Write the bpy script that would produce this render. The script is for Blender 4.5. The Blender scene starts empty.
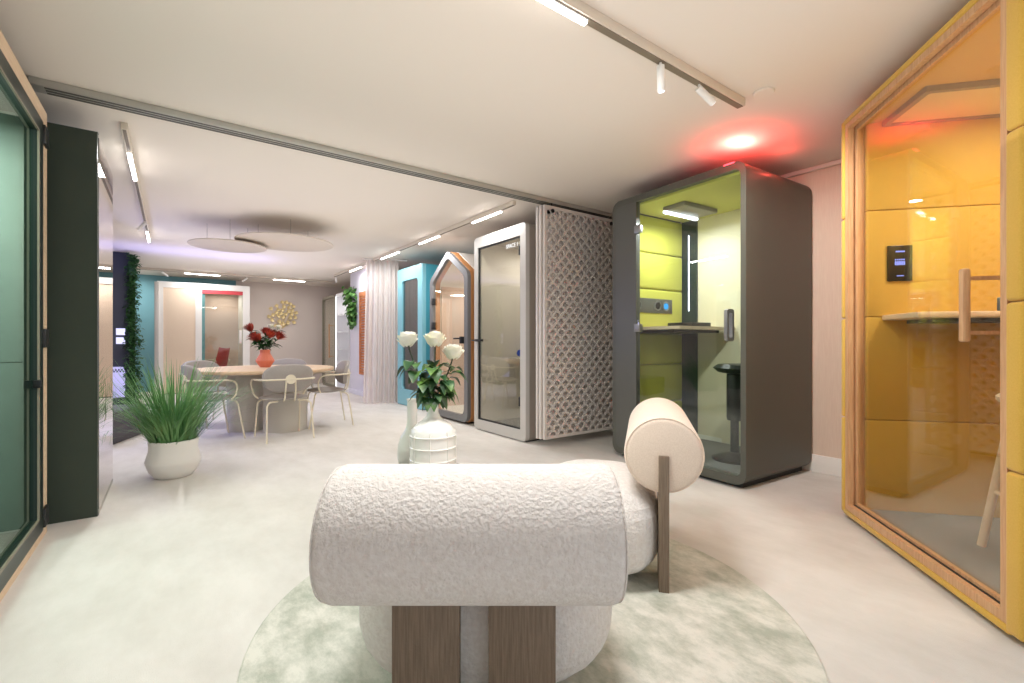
import bpy, bmesh, math, random
from mathutils import Vector, Matrix
R = random.Random(7)
PI = math.pi
sc = bpy.context.scene
COL = sc.collection

# ------------------------------------------------------------------ materials
def lin(c):
    return tuple(((v/255)/12.92 if v/255 <= 0.04045 else ((v/255+0.055)/1.055)**2.4) for v in c) + (1.0,)

def mat(name, rgb, rough=0.6, metal=0.0, rgb2=None, nscale=8.0, stretch=(1, 1, 1), bump=0.0, bscale=60.0, spec=0.5,
        sheen=0.0, bump_dist=0.01, ramp=(0.35, 0.65), detail=6, nrough=0.5):
    m = bpy.data.materials.new(name); m.use_nodes = True
    nt = m.node_tree; b = nt.nodes['Principled BSDF']
    b.inputs['Base Color'].default_value = lin(rgb)
    b.inputs['Roughness'].default_value = rough
    b.inputs['Metallic'].default_value = metal
    b.inputs['Specular IOR Level'].default_value = spec
    if sheen: b.inputs['Sheen Weight'].default_value = sheen
    if rgb2 or bump:
        tc = nt.nodes.new('ShaderNodeTexCoord'); mp = nt.nodes.new('ShaderNodeMapping')
        mp.inputs['Scale'].default_value = stretch
        nt.links.new(tc.outputs['Object'], mp.inputs['Vector'])
    if rgb2:
        n = nt.nodes.new('ShaderNodeTexNoise'); n.inputs['Scale'].default_value = nscale; n.inputs['Detail'].default_value = detail; n.inputs['Roughness'].default_value = nrough
        r = nt.nodes.new('ShaderNodeValToRGB')
        r.color_ramp.elements[0].position = ramp[0]; r.color_ramp.elements[0].color = lin(rgb)
        r.color_ramp.elements[1].position = ramp[1]; r.color_ramp.elements[1].color = lin(rgb2)
        nt.links.new(mp.outputs[0], n.inputs['Vector']); nt.links.new(n.outputs['Fac'], r.inputs['Fac'])
        nt.links.new(r.outputs['Color'], b.inputs['Base Color'])
    if bump:
        n2 = nt.nodes.new('ShaderNodeTexNoise'); n2.inputs['Scale'].default_value = bscale; n2.inputs['Detail'].default_value = 3
        bp = nt.nodes.new('ShaderNodeBump'); bp.inputs['Strength'].default_value = bump; bp.inputs['Distance'].default_value = bump_dist
        nt.links.new(tc.outputs['Object'], n2.inputs['Vector']); nt.links.new(n2.outputs['Fac'], bp.inputs['Height'])
        nt.links.new(bp.outputs['Normal'], b.inputs['Normal'])
    return m

def emit(name, rgb, strength):
    m = bpy.data.materials.new(name); m.use_nodes = True
    nt = m.node_tree; nt.nodes.remove(nt.nodes['Principled BSDF'])
    e = nt.nodes.new('ShaderNodeEmission'); e.inputs['Color'].default_value = lin(rgb); e.inputs['Strength'].default_value = strength
    nt.links.new(e.outputs[0], nt.nodes['Material Output'].inputs['Surface'])
    return m

def glass(name, tint, ior=1.5, gtint=(255, 255, 255), base=0.0):
    """thin pane: tinted transmission plus Fresnel mirror reflection (base = extra coating reflectance)"""
    m = bpy.data.materials.new(name); m.use_nodes = True
    nt = m.node_tree; nt.nodes.remove(nt.nodes['Principled BSDF'])
    t = nt.nodes.new('ShaderNodeBsdfTransparent'); t.inputs['Color'].default_value = lin(tint)
    g = nt.nodes.new('ShaderNodeBsdfGlossy'); g.inputs['Roughness'].default_value = 0.0; g.inputs['Color'].default_value = lin(gtint)
    f = nt.nodes.new('ShaderNodeFresnel'); f.inputs['IOR'].default_value = ior
    ma = nt.nodes.new('ShaderNodeMath'); ma.operation = 'MULTIPLY_ADD'
    ma.inputs[1].default_value = 1.0-base; ma.inputs[2].default_value = base
    mx = nt.nodes.new('ShaderNodeMixShader')
    # the fresnel node must see the outside of the pane on both faces
    ge = nt.nodes.new('ShaderNodeNewGeometry'); bf = nt.nodes.new('ShaderNodeMath'); bf.operation = 'MULTIPLY_ADD'
    bf.inputs[1].default_value = (1.0/ior-ior); bf.inputs[2].default_value = ior
    nt.links.new(ge.outputs['Backfacing'], bf.inputs[0])
    iv = nt.nodes.new('ShaderNodeMath'); iv.operation = 'MULTIPLY'; iv.inputs[1].default_value = 1.0
    nt.links.new(bf.outputs[0], iv.inputs[0])
    nt.links.new(iv.outputs[0], f.inputs['IOR'])
    nt.links.new(f.outputs[0], ma.inputs[0]); nt.links.new(ma.outputs[0], mx.inputs[0])
    nt.links.new(t.outputs[0], mx.inputs[1]); nt.links.new(g.outputs[0], mx.inputs[2])
    nt.links.new(mx.outputs[0], nt.nodes['Material Output'].inputs['Surface'])
    return m

M = {}
M['ceiling'] = mat('ceiling_paint', (226, 217, 207), 0.9)
M['floor'] = mat('floor_carpet', (221, 217, 212), 0.92, rgb2=(201, 196, 189), nscale=3.2, detail=12, nrough=0.66, stretch=(1.0, 0.5, 1), bump=0.25, bscale=260, ramp=(0.38, 0.75), bump_dist=0.004)
M['wall_pink'] = mat('wall_textile', (228, 206, 188), 0.85, rgb2=(222, 198, 180), nscale=30, stretch=(1, 8, 0.3), bump=0.1, bscale=200)
M['wall_beige'] = mat('wall_beige_paint', (216, 204, 196), 0.9)
M['wall_teal'] = mat('wall_teal_paint', (122, 172, 184), 0.85)
M['white'] = mat('white_paint', (238, 235, 230), 0.5)
M['white_gloss'] = mat('white_ceramic', (240, 238, 233), 0.22, spec=0.6)
M['rail'] = mat('aluminium_rail', (188, 186, 178), 0.4, 0.4)
M['rail_dark'] = mat('rail_slot', (96, 94, 88), 0.5, 0.3)
M['track'] = mat('track_paint', (214, 203, 188), 0.5)
M['track_slot'] = mat('track_slot', (120, 108, 92), 0.6)
M['strip'] = emit('lamp_diffuser', (255, 250, 246), 16)
M['boucle'] = mat('white_boucle', (234, 229, 225), 0.95, rgb2=(224, 217, 212), nscale=60, bump=0.7, bscale=105, sheen=0.15, bump_dist=0.010)
M['linen'] = mat('cream_linen', (240, 222, 206), 0.95, rgb2=(230, 211, 194), nscale=200, bump=0.3, bscale=500, sheen=0.2, bump_dist=0.003)
M['slat'] = mat('greyed_oak', (134, 116, 98), 0.55, rgb2=(112, 95, 79), nscale=14, stretch=(14, 14, 0.7), bump=0.15, bscale=120)
M['rug'] = mat('rug_pile', (172, 176, 162), 0.97, rgb2=(222, 220, 210), nscale=7.5, detail=14, nrough=0.72, stretch=(1.0, 0.55, 1), bump=0.5, bscale=320, ramp=(0.38, 0.6), bump_dist=0.006)
M['charcoal'] = mat('charcoal_laminate', (84, 84, 75), 0.42, bump=0.03, bscale=300)
M['charcoal_edge'] = mat('charcoal_frame', (90, 90, 84), 0.4)
M['black'] = mat('black_plastic', (28, 29, 30), 0.4)
M['dark_metal'] = mat('black_metal', (40, 41, 42), 0.35, 0.5)
M['steel'] = mat('brushed_steel', (150, 150, 148), 0.35, 0.8)
M['lime'] = mat('lime_fabric', (206, 204, 84), 0.9, rgb2=(192, 190, 74), nscale=160, bump=0.2, bscale=400, sheen=0.2, bump_dist=0.003)
M['pale_panel'] = mat('pale_green_panel', (234, 226, 202), 0.7, rgb2=(226, 217, 192), nscale=60, stretch=(1, 10, 0.4))
M['dark_teal'] = mat('dark_teal_strip', (36, 52, 58), 0.4)
M['grey_carpet'] = mat('grey_carpet', (128, 128, 128), 0.95, rgb2=(112, 112, 112), nscale=200)
M['oak'] = mat('light_oak', (210, 168, 126), 0.45, rgb2=(194, 148, 106), nscale=10, stretch=(12, 12, 0.8), bump=0.05, bscale=80)
M['oak_h'] = mat('light_oak_horizontal', (236, 216, 194), 0.45, rgb2=(226, 202, 176), nscale=10, stretch=(1.0, 9, 9))
M['ply'] = mat('birch_ply', (228, 202, 172), 0.6, rgb2=(218, 190, 158), nscale=12, stretch=(10, 1, 10))
M['yellow'] = mat('yellow_fabric', (214, 173, 76), 0.9, rgb2=(206, 163, 64), nscale=220, bump=0.2, bscale=420, sheen=0.25, bump_dist=0.003)
M['grey_trim'] = mat('grey_trim', (132, 126, 110), 0.5)
M['beige_panel'] = mat('beige_ceiling_panel', (226, 206, 158), 0.7)
M['screen'] = mat('dark_screen', (22, 24, 20), 0.12)
M['screen_text'] = emit('screen_glow', (150, 160, 255), 1.6)
M['blue_glow'] = emit('blue_glow', (60, 150, 220), 1.5)
M['grey_frame'] = mat('light_grey_frame', (200, 196, 191), 0.45)
M['grey_shell'] = mat('warm_grey_shell', (160, 150, 140), 0.5)
M['beige_inner'] = mat('beige_felt', (214, 207, 198), 0.9, bump=0.1, bscale=400)
M['lattice'] = mat('lattice_lacquer', (220, 212, 207), 0.35)
M['house_frame'] = mat('slate_frame', (118, 118, 120), 0.45)
M['house_wood'] = mat('orange_wood', (206, 146, 92), 0.45, rgb2=(188, 126, 74), nscale=12, stretch=(10, 10, 0.8))
M['blue'] = mat('sky_blue_lacquer', (130, 190, 204), 0.4)
M['blue_dark'] = mat('deep_blue_lacquer', (66, 152, 174), 0.4)
M['green_black'] = mat('green_black_panel', (58, 68, 58), 0.5)
M['black_green_frame'] = mat('black_green_frame', (30, 44, 38), 0.35, 0.2)
M['navy'] = mat('navy_panel', (58, 62, 82), 0.6)
M['bench'] = mat('dark_grey_felt', (96, 94, 98), 0.9)
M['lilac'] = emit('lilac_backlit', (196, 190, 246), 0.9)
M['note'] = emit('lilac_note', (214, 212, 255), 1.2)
M['leaf_dark'] = mat('vine_leaf', (24, 66, 30), 0.6, rgb2=(52, 104, 44), nscale=14)
M['leaf_rose'] = mat('rose_leaf', (44, 82, 44), 0.45, rgb2=(124, 164, 72), nscale=11, ramp=(0.45, 0.72))
M['leaf_ivy'] = mat('ivy_leaf', (60, 116, 52), 0.5, rgb2=(116, 164, 84), nscale=12)
M['grass'] = mat('grass_blade', (66, 124, 66), 0.5, rgb2=(124, 168, 104), nscale=5)
M['stem'] = mat('green_stem', (42, 62, 44), 0.5)
M['petal_white'] = mat('white_petal', (250, 247, 238), 0.6, rgb2=(240, 238, 214), nscale=14)
M['petal_red'] = mat('red_petal', (200, 80, 54), 0.6, rgb2=(136, 44, 42), nscale=16)
M['terracotta'] = mat('coral_clay', (216, 124, 98), 0.7, bump=0.1, bscale=90)
M['table_dark'] = mat('dark_stain', (74, 60, 50), 0.4)
M['chair_grey'] = mat('grey_upholstery', (172, 166, 162), 0.9, rgb2=(162, 156, 152), nscale=160, bump=0.15, bscale=400)
M['cream_metal'] = mat('cream_metal', (232, 222, 200), 0.4)
M['pedestal'] = mat('taupe_lacquer', (204, 199, 190), 0.6)
M['tabletop'] = mat('pale_oak_top', (226, 198, 166), 0.4, rgb2=(216, 186, 152), nscale=6, stretch=(1, 9, 9))
M['red_chair'] = mat('red_plastic', (206, 60, 56), 0.4)
M['red_band'] = mat('red_band', (200, 70, 78), 0.5)
M['rose_beige'] = mat('rose_beige_felt', (214, 188, 174), 0.9)
M['gold'] = mat('gold_metal', (226, 204, 150), 0.45, 0.3)
M['disc'] = mat('felt_disc', (206, 195, 184), 0.95)
M['cable'] = mat('steel_cable', (120, 116, 110), 0.5)
M['brown_slat'] = mat('cedar_slats', (212, 136, 88), 0.5, rgb2=(186, 110, 66), nscale=10, stretch=(10, 1, 1))
M['lavender'] = mat('lavender_white', (224, 222, 236), 0.6)
M['shelf_white'] = mat('shelf_white', (236, 236, 238), 0.5)
M['edge_light'] = emit('edge_light', (255, 250, 255), 1.6)
M['red_led'] = emit('red_led', (255, 70, 80), 4.0)
M['indoor_led'] = emit('cool_led', (226, 232, 255), 6.0)
M['letters'] = emit('white_letters', (255, 255, 255), 1.1)
M['cobalt'] = mat('cobalt_fabric', (20, 70, 190), 0.7)
M['glass'] = glass('clear_glass', (244, 248, 244), 1.5)
M['glass_green'] = glass('green_glass', (214, 228, 222), 1.5, (226, 240, 234), 0.10)
M['glass_mirror'] = glass('grey_mirror_glass', (120, 124, 124), 1.7, (250, 246, 244), 0.75)
M['glass_smoke'] = glass('smoked_glass', (170, 168, 168), 1.6, base=0.05)
M['glass_warm'] = glass('booth_glass', (246, 246, 240), 1.55, base=0.03)

M['sage'] = mat('sage_felt', (196, 208, 202), 0.9)
def curtain_mat():
    m = bpy.data.materials.new('sheer_curtain'); m.use_nodes = True
    nt = m.node_tree; nt.nodes.remove(nt.nodes['Principled BSDF'])
    d = nt.nodes.new('ShaderNodeBsdfDiffuse'); d.inputs['Color'].default_value = lin((238, 231, 227))
    t = nt.nodes.new('ShaderNodeBsdfTranslucent'); t.inputs['Color'].default_value = lin((236, 226, 222))
    mx = nt.nodes.new('ShaderNodeMixShader'); mx.inputs[0].default_value = 0.35
    nt.links.new(d.outputs[0], mx.inputs[1]); nt.links.new(t.outputs[0], mx.inputs[2])
    tr = nt.nodes.new('ShaderNodeBsdfTransparent'); m2 = nt.nodes.new('ShaderNodeMixShader'); m2.inputs[0].default_value = 0.12
    nt.links.new(mx.outputs[0], m2.inputs[1]); nt.links.new(tr.outputs[0], m2.inputs[2])
    nt.links.new(m2.outputs[0], nt.nodes['Material Output'].inputs['Surface'])
    return m
M['curtain'] = curtain_mat()

# ------------------------------------------------------------------ object helpers
def obj(name, bm, m, parent=None, smooth=35, loc=None, rot=None):
    bmesh.ops.recalc_face_normals(bm, faces=bm.faces)
    me = bpy.data.meshes.new(name); bm.to_mesh(me); bm.free()
    me.materials.append(M[m] if isinstance(m, str) else m)
    if smooth:
        me.polygons.foreach_set('use_smooth', [True]*len(me.polygons))
        me.set_sharp_from_angle(angle=math.radians(smooth))
    o = bpy.data.objects.new(name, me); COL.objects.link(o)
    if parent is not None: o.parent = parent
    if loc: o.location = loc
    if rot: o.rotation_euler = rot
    return o

def tag(o, label, cat, group=None):
    o['label'] = label; o['category'] = cat
    if group: o['group'] = group
    return o

def thing(name, label, cat, loc=(0, 0, 0), rz=0.0, group=None):
    o = bpy.data.objects.new(name, None); COL.objects.link(o)
    o.empty_display_size = 0.1
    o.location = loc; o.rotation_euler = (0, 0, rz)
    return tag(o, label, cat, group)

def struct(name, bm, m, smooth=35):
    o = obj(name, bm, m, None, smooth); o['kind'] = 'structure'; return o

def copy_tree(root, loc, rz, label, group=None):
    def cp(o, parent):
        c = o.copy(); COL.objects.link(c); c.parent = parent
        for ch in list(o.children): cp(ch, c)
        return c
    r = cp(root, None); r.location = loc; r.rotation_euler = (0, 0, rz); r['label'] = label
    if group: r['group'] = group
    return r

BM = bmesh.new

def box(bm, x0, x1, y0, y1, z0, z1, bev=0.0, seg=2, mtx=None):
    r = bmesh.ops.create_cube(bm, size=1)
    vs = r['verts']
    for v in vs:
        v.co = Vector(((x0+x1)/2+v.co.x*(x1-x0), (y0+y1)/2+v.co.y*(y1-y0), (z0+z1)/2+v.co.z*(z1-z0)))
    if bev:
        es = set(e for v in vs for e in v.link_edges)
        g = bmesh.ops.bevel(bm, geom=list(es), offset=bev, segments=seg, affect='EDGES', profile=0.5)
        vs = list(set(g['verts']) | set(v for v in vs if v.is_valid))
    if mtx is not None:
        bmesh.ops.transform(bm, matrix=mtx, verts=[v for v in vs if v.is_valid])
    return bm

def B(*a, **k): return box(BM(), *a, **k)

def tube(bm, pts, r, n=8, closed=False, taper=None):
    pts = [Vector(p) for p in pts]; rings = []
    up = None
    for i, p in enumerate(pts):
        if closed: t = (pts[(i+1) % len(pts)]-pts[i-1]).normalized()
        else: t = (pts[min(i+1, len(pts)-1)]-pts[max(i-1, 0)]).normalized()
        if up is None:
            up = Vector((0, 0, 1)) if abs(t.z) < 0.9 else Vector((1, 0, 0))
        s = t.cross(up).normalized(); up = s.cross(t).normalized()
        rr = r if taper is None else r*(1+(taper-1)*i/(len(pts)-1))
        rings.append([bm.verts.new(p+(s*math.cos(2*PI*k/n)+up*math.sin(2*PI*k/n))*rr) for k in range(n)])
    m = len(rings)
    for i in range(m if closed else m-1):
        a, b = rings[i], rings[(i+1) % m]
        for k in range(n): bm.faces.new((a[k], a[(k+1) % n], b[(k+1) % n], b[k]))
    if not closed:
        bm.faces.new(rings[0][::-1]); bm.faces.new(rings[-1])
    return bm

def spline(pts, n=6):
    """Catmull-Rom through the points"""
    P = [Vector(p) for p in pts]; out = []
    for i in range(len(P)-1):
        p0, p1, p2, p3 = P[max(i-1, 0)], P[i], P[i+1], P[min(i+2, len(P)-1)]
        for k in range(n):
            t = k/n
            out.append(0.5*((2*p1)+(p2-p0)*t+(2*p0-5*p1+4*p2-p3)*t*t+(3*p1-p0-3*p2+p3)*t**3))
    out.append(P[-1]); return out

def lathe(bm, prof, n=40, cx=0, cy=0, cap=True):
    rings = []
    for r, z in prof:
        rings.append([bm.verts.new((cx+r*math.cos(2*PI*k/n), cy+r*math.sin(2*PI*k/n), z)) for k in range(n)])
    for a, b in zip(rings, rings[1:]):
        for k in range(n): bm.faces.new((a[k], a[(k+1) % n], b[(k+1) % n], b[k]))
    if cap:
        bm.faces.new(rings[0][::-1]); bm.faces.new(rings[-1])
    return bm

def cyl(bm, p0, p1, r, n=20): return tube(bm, [p0, p1], r, n)

def rrect(y0, y1, z0, z1, r, n=6):
    out = []
    for cx_, cz_, a0 in ((y1-r, z0+r, -PI/2), (y1-r, z1-r, 0), (y0+r, z1-r, PI/2), (y0+r, z0+r, PI)):
        for k in range(n+1):
            a = a0+PI/2*k/n; out.append((cx_+r*math.cos(a), cz_+r*math.sin(a)))
    return out

def rpoly(pts, rad, n=6):
    """polygon with rounded corners (same point count per corner)"""
    out = []; N = len(pts)
    for i in range(N):
        p = Vector(pts[i]); a = Vector(pts[i-1])-p; b = Vector(pts[(i+1) % N])-p
        r = rad[i] if isinstance(rad, (list, tuple)) else rad
        ang = a.angle(b); d = r/math.tan(ang/2)
        s = p+a.normalized()*d; e = p+b.normalized()*d
        for k in range(n+1):
            t = k/n; out.append(tuple(s*(1-t)**2+p*2*t*(1-t)+e*t*t))
    return out

def ring_x(bm, outer, inner, x0, x1):
    n = len(outer)
    v = [[bm.verts.new((x, p[0], p[1])) for p in L] for x in (x0, x1) for L in (outer, inner)]
    fo, fi, bo, bi = v
    for k in range(n):
        j = (k+1) % n
        bm.faces.new((fo[k], fo[j], fi[j], fi[k])); bm.faces.new((bo[k], bi[k], bi[j], bo[j]))
        bm.faces.new((fo[k], bo[k], bo[j], fo[j])); bm.faces.new((fi[k], fi[j], bi[j], bi[k]))
    return bm

def poly_x(bm, pts, x0, x1):
    a = [bm.verts.new((x0, p[0], p[1])) for p in pts]; b = [bm.verts.new((x1, p[0], p[1])) for p in pts]
    n = len(pts)
    bm.faces.new(a); bm.faces.new(b[::-1])
    for k in range(n): bm.faces.new((a[k], b[k], b[(k+1) % n], a[(k+1) % n]))
    return bm

def superell(bm, a, b, c, e=2.8, cx=0, cy=0, cz=0, nu=48, nv=28):
    vs = []
    for i in range(1, nv):
        th = PI*i/nv; row = []
        for k in range(nu):
            ph = 2*PI*k/nu
            d = Vector((math.sin(th)*math.cos(ph), math.sin(th)*math.sin(ph), math.cos(th)))
            r = (abs(d.x/a)**e+abs(d.y/b)**e+abs(d.z/c)**e)**(-1/e)
            row.append(bm.verts.new((cx+d.x*r, cy+d.y*r, cz+d.z*r)))
        vs.append(row)
    t = bm.verts.new((cx, cy, cz+c)); u = bm.verts.new((cx, cy, cz-c))
    for r1, r2 in zip(vs, vs[1:]):
        for k in range(nu): bm.faces.new((r1[k], r2[k], r2[(k+1) % nu], r1[(k+1) % nu]))
    for k in range(nu):
        bm.faces.new((t, vs[0][k], vs[0][(k+1) % nu])); bm.faces.new((u, vs[-1][(k+1) % nu], vs[-1][k]))
    return bm

def leaf(bm, base, d, length, width, up=Vector((0, 0, 1)), droop=0.25):
    d = Vector(d).normalized(); s = d.cross(up)
    if s.length < 1e-3: s = Vector((1, 0, 0))
    s.normalize(); nrm = s.cross(d).normalized(); base = Vector(base)
    mid = []; L = []; Rr = []
    for i, w in enumerate((0.1, 0.75, 1.0, 0.7, 0.05)):
        t = i/4
        c = base+d*length*t-nrm*(-droop*length*math.sin(t*PI)*0.4)-Vector((0, 0, droop*length*t*t))
        mid.append(bm.verts.new(c)); off = s*width*0.5*w; lift = nrm*width*0.14*w
        L.append(bm.verts.new(c-off+lift)); Rr.append(bm.verts.new(c+off+lift))
    for i in range(4):
        bm.faces.new((L[i], mid[i], mid[i+1], L[i+1])); bm.faces.new((mid[i], Rr[i], Rr[i+1], mid[i+1]))
    return bm

def text_mesh(txt, size):
    cu = bpy.data.curves.new('lettering', 'FONT'); cu.body = txt; cu.size = size; cu.extrude = 0.0008
    cu.align_x = 'CENTER'; cu.align_y = 'CENTER'
    o = bpy.data.objects.new('lettering', cu); COL.objects.link(o)
    dg = bpy.context.evaluated_depsgraph_get()
    me = bpy.data.meshes.new_from_object(o.evaluated_get(dg))
    bm = BM(); bm.from_mesh(me); bpy.data.objects.remove(o); bpy.data.meshes.remove(me); bpy.data.curves.remove(cu)
    return bm

# ------------------------------------------------------------------ the setting
CEIL = 2.47
XL, XR, YF, YB = -2.05, 4.22, -2.6, 12.55
struct('floor', B(XL, XR, YF, YB, -0.1, 0), 'floor')
bm = B(XL, XR, YF, YB, CEIL, CEIL+0.1)
struct('ceiling', bm, 'ceiling')
struct('wall_right', B(XR, XR+0.1, YF, YB, 0, CEIL), 'wall_pink')
struct('wall_back', B(1.2, XR, YB, YB+0.1, 0, CEIL), 'wall_beige')
struct('wall_rear', B(XL, 1.2, YB, YB+0.1, 0, CEIL), 'wall_teal')
struct('wall_left', B(XL-0.1, XL, YF, YB, 0, CEIL), 'wall_beige')
struct('baseboard_right', B(XR-0.016, XR, -1.5, 8.0, 0, 0.14, 0.004), 'white')
struct('trim_1', B(XR-0.03, XR, YF, 8.0, CEIL-0.035, CEIL, 0.008), 'ceiling')

# sliding-partition rail across the ceiling
t = thing('partition_rail', 'long aluminium sliding partition rail crossing the whole ceiling', 'rail', (0, 3.58, CEIL))
obj('rail_channel', B(-0.62, 4.15, -0.055, 0.055, -0.04, 0, 0.004), 'rail', t)
bm = BM()
for y in (-0.035, 0.0, 0.035): box(bm, -0.56, 4.14, y-0.008, y+0.008, -0.043, -0.037)
obj('guide_slot', bm, 'rail_dark', t)

# ------------------------------------------------------------------ track lighting
def track(name, label, x0, x1, y0, y1, h=0.045, w=0.035):
    t = thing(name, label, 'light track', ((x0+x1)/2, (y0+y1)/2, CEIL))
    lx, ly = (x1-x0)/2, (y1-y0)/2
    if lx > ly: ly = w/2
    else: lx = w/2
    obj('track_profile', B(-lx, lx, -ly, ly, -h, 0, 0.002), 'track', t)
    e = 0.008
    if lx > ly: bm = B(-lx+0.01, lx-0.01, -ly+e, ly-e, -h-0.003, -h+0.004)
    else: bm = B(-lx+e, lx-e, -ly+0.01, ly-0.01, -h-0.003, -h+0.004)
    obj('track_groove', bm, 'track_slot', t)
    return t
def lamp(label, x0, x1, y0, y1, ztop, group, power=0, strength=None, w=0.028):
    t = thing('linear_lamp', label, 'light', ((x0+x1)/2, (y0+y1)/2, ztop), 0, group)
    lx, ly = (x1-x0)/2, (y1-y0)/2
    if lx > ly: ly = w/2
    else: lx = w/2
    obj('lamp_body', B(-lx, lx, -ly, ly, -0.01, 0), 'white', t)
    obj('diffuser', B(-lx+0.003, lx-0.003, -ly+0.002, ly-0.002, -0.022, -0.009, 0.003), 'strip', t)
    if power:
        ld = bpy.data.lights.new('strip_light', 'AREA'); ld.shape = 'RECTANGLE'
        ld.size = max(2*lx, 0.05); ld.size_y = max(2*ly, 0.05); ld.energy = power*1.15; ld.color = (1.0, 0.995, 0.985)
        lo = bpy.data.objects.new('strip_light', ld); COL.objects.link(lo)
        lo.location = ((x0+x1)/2, (y0+y1)/2, ztop-0.03)
    return t
def spot(label, x, y, ztop, tilt, az, group, m='white'):
    t = thing('track_spotlight', label, 'spotlight', (x, y, ztop), az, group)
    obj('bracket', cyl(BM(), (0, 0, 0), (0, 0, -0.03), 0.006, 10), 'white', t)
    d = Vector((math.sin(tilt), 0, -math.cos(tilt))); p = Vector((0, 0, -0.028))
    bm = BM(); a = p-d*0.01; e = p+d*0.11
    tube(bm, [a, e], 0.019, 18); obj('spot_barrel', bm, m, t)
    bm = BM(); tube(bm, [e, e+d*0.003], 0.015, 18); obj('lens', bm, 'edge_light', t)

track('light_track', 'beige ceiling light track nearest the camera at upper right', -1.2, 2.70, 1.43, 1.43, 0.046, 0.05)
lamp('bright linear lamp in the near track at the top of the picture', 0.45, 1.43, 1.43, 1.43, CEIL-0.046, 'linear lamps', 26)
spot('white spotlight hanging straight down from the near track', 1.94, 1.43, CEIL-0.046, 0.15, 0.4, 'track spotlights')
spot('white spotlight tilted along the end of the near track', 2.27, 1.43, CEIL-0.046, 1.0, -0.3, 'track spotlights')
track('light_track', 'long ceiling light track running above the row of booths', 2.78, 2.78, 3.78, 10.2)
for k, (a, b, lb) in enumerate(((4.02, 4.60, 'linear lamp on the booth-row track beside the light grey booth'),
                    (5.42, 6.02, 'linear lamp on the booth-row track above the house-shaped booth'),
                    (6.74, 7.48, 'linear lamp on the booth-row track above the sky blue booth'),
                    (8.50, 9.15, 'farthest lit linear lamp on the booth-row track behind the curtain'))):
    lamp(lb, 2.78, 2.78, a, b, CEIL-0.045, 'linear lamps', (4, 12, 10, 5)[k])
spot('white spotlight near the far end of the booth-row track', 2.78, 10.1, CEIL-0.045, 0.7, 1.2, 'track spotlights')
track('light_track', 'ceiling light track at left running toward the plant', -0.25, -0.25, 3.92, 8.15)
lamp('bright linear lamp at the near end of the left track', -0.25, -0.25, 4.36, 5.05, CEIL-0.045, 'linear lamps', 16)
lamp('short linear lamp at the far end of the left track', -0.25, -0.25, 7.35, 8.05, CEIL-0.045, 'linear lamps', 14)
spot('white spotlight just before the far lamp of the left track', -0.25, 6.75, CEIL-0.045, 0.9, 2.4, 'track spotlights')
track('light_track', 'ceiling light track along the back wall above the white booth', -0.9, 3.1, 11.3, 11.3)
lamp('linear lamp on the back track above the white booth', 0.2, 0.8, 11.3, 11.3, CEIL-0.045, 'linear lamps', 8)
lamp('linear lamp on the back track above the gold wall sculpture', 1.79, 2.43, 11.3, 11.3, CEIL-0.045, 'linear lamps', 8)
spot('white spotlight on the back track left of the white booth', -0.15, 11.3, CEIL-0.045, 1.0, 0.5, 'track spotlights')
spot('white spotlight between the two lamps of the back track', 1.28, 11.3, CEIL-0.045, 0.9, 2.6, 'track spotlights')
o = obj('ceiling_speaker', lathe(BM(), [(0.05, -0.012), (0.055, -0.008), (0.055, 0)], 28), 'ceiling', None, loc=(2.72, 1.31, CEIL))
tag(o, 'small flat round disc on the ceiling beyond the near track end', 'ceiling speaker')

# ------------------------------------------------------------------ acoustic discs
def acoustic(label, x, y, z, r):
    t = thing('acoustic_disc', label, 'acoustic panel', (x, y, z), 0, 'acoustic ceiling discs')
    obj('felt_panel', lathe(BM(), [(r-0.004, 0), (r, 0.003), (r, 0.011), (r-0.004, 0.014)], 64), 'disc', t)
    for k in range(3):
        a = 2*PI*k/3+0.5
        p = (0.6*r*math.cos(a), 0.6*r*math.sin(a))
        obj('suspension_cable', cyl(BM(), (p[0], p[1], 0.012), (p[0], p[1], CEIL-z), 0.002, 6), 'cable', t)
acoustic('larger round felt acoustic disc hanging under the ceiling on the right', 1.118, 6.2, 2.245, 0.54)
acoustic('smaller round felt acoustic disc hanging just left of the larger one', 0.55, 6.55, 2.195, 0.41)

# ------------------------------------------------------------------ rug, lounge chairs, coffee table
CAMF = Vector((0.5878, 0.8090)); CAMR = Vector((0.8090, -0.5878))
RUGC = CAMF*1.85+CAMR*0.065
o = obj('round_rug', lathe(BM(), [(0.995, 0.0), (1.0, 0.005), (0.993, 0.010)], 96), 'rug', None, loc=(RUGC.x, RUGC.y, 0.001))
tag(o, 'round mottled grey-green rug under the white lounge chairs', 'rug')

def bolster(parent, length, r, z, m_body, m_end):
    bm = BM(); h = length/2; e = 0.028
    prof = [(h-e, r)]
    for k in range(1, 7):
        a = PI/2*k/6; prof.append((h-e+e*math.sin(a), r-e+e*math.cos(a)))
    prof.append((h+0.006, r*0.6)); prof.append((h+0.008, 0.02))
    full = [(-x, rr) for x, rr in prof[::-1]]+prof
    n = 56; rings = [[bm.verts.new((x, rr*math.cos(2*PI*k/n), z+rr*math.sin(2*PI*k/n))) for k in range(n)] for x, rr in full]
    for a_, b_ in zip(rings, rings[1:]):
        for k in range(n): bm.faces.new((a_[k], a_[(k+1) % n], b_[(k+1) % n], b_[k]))
    bm.faces.new(rings[0]); bm.faces.new(rings[-1][::-1])
    b = obj('bolster', bm, m_body, parent, 60)
    for s in (-1, 1):
        bm = BM(); pts = [(s*(h-0.006), (r-0.007)*math.cos(2*PI*k/56), z+(r-0.007)*math.sin(2*PI*k/56)) for k in range(56)]
        tube(bm, pts, 0.002, 6, closed=True); obj('piping', bm, m_end, b)
    return b

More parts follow.
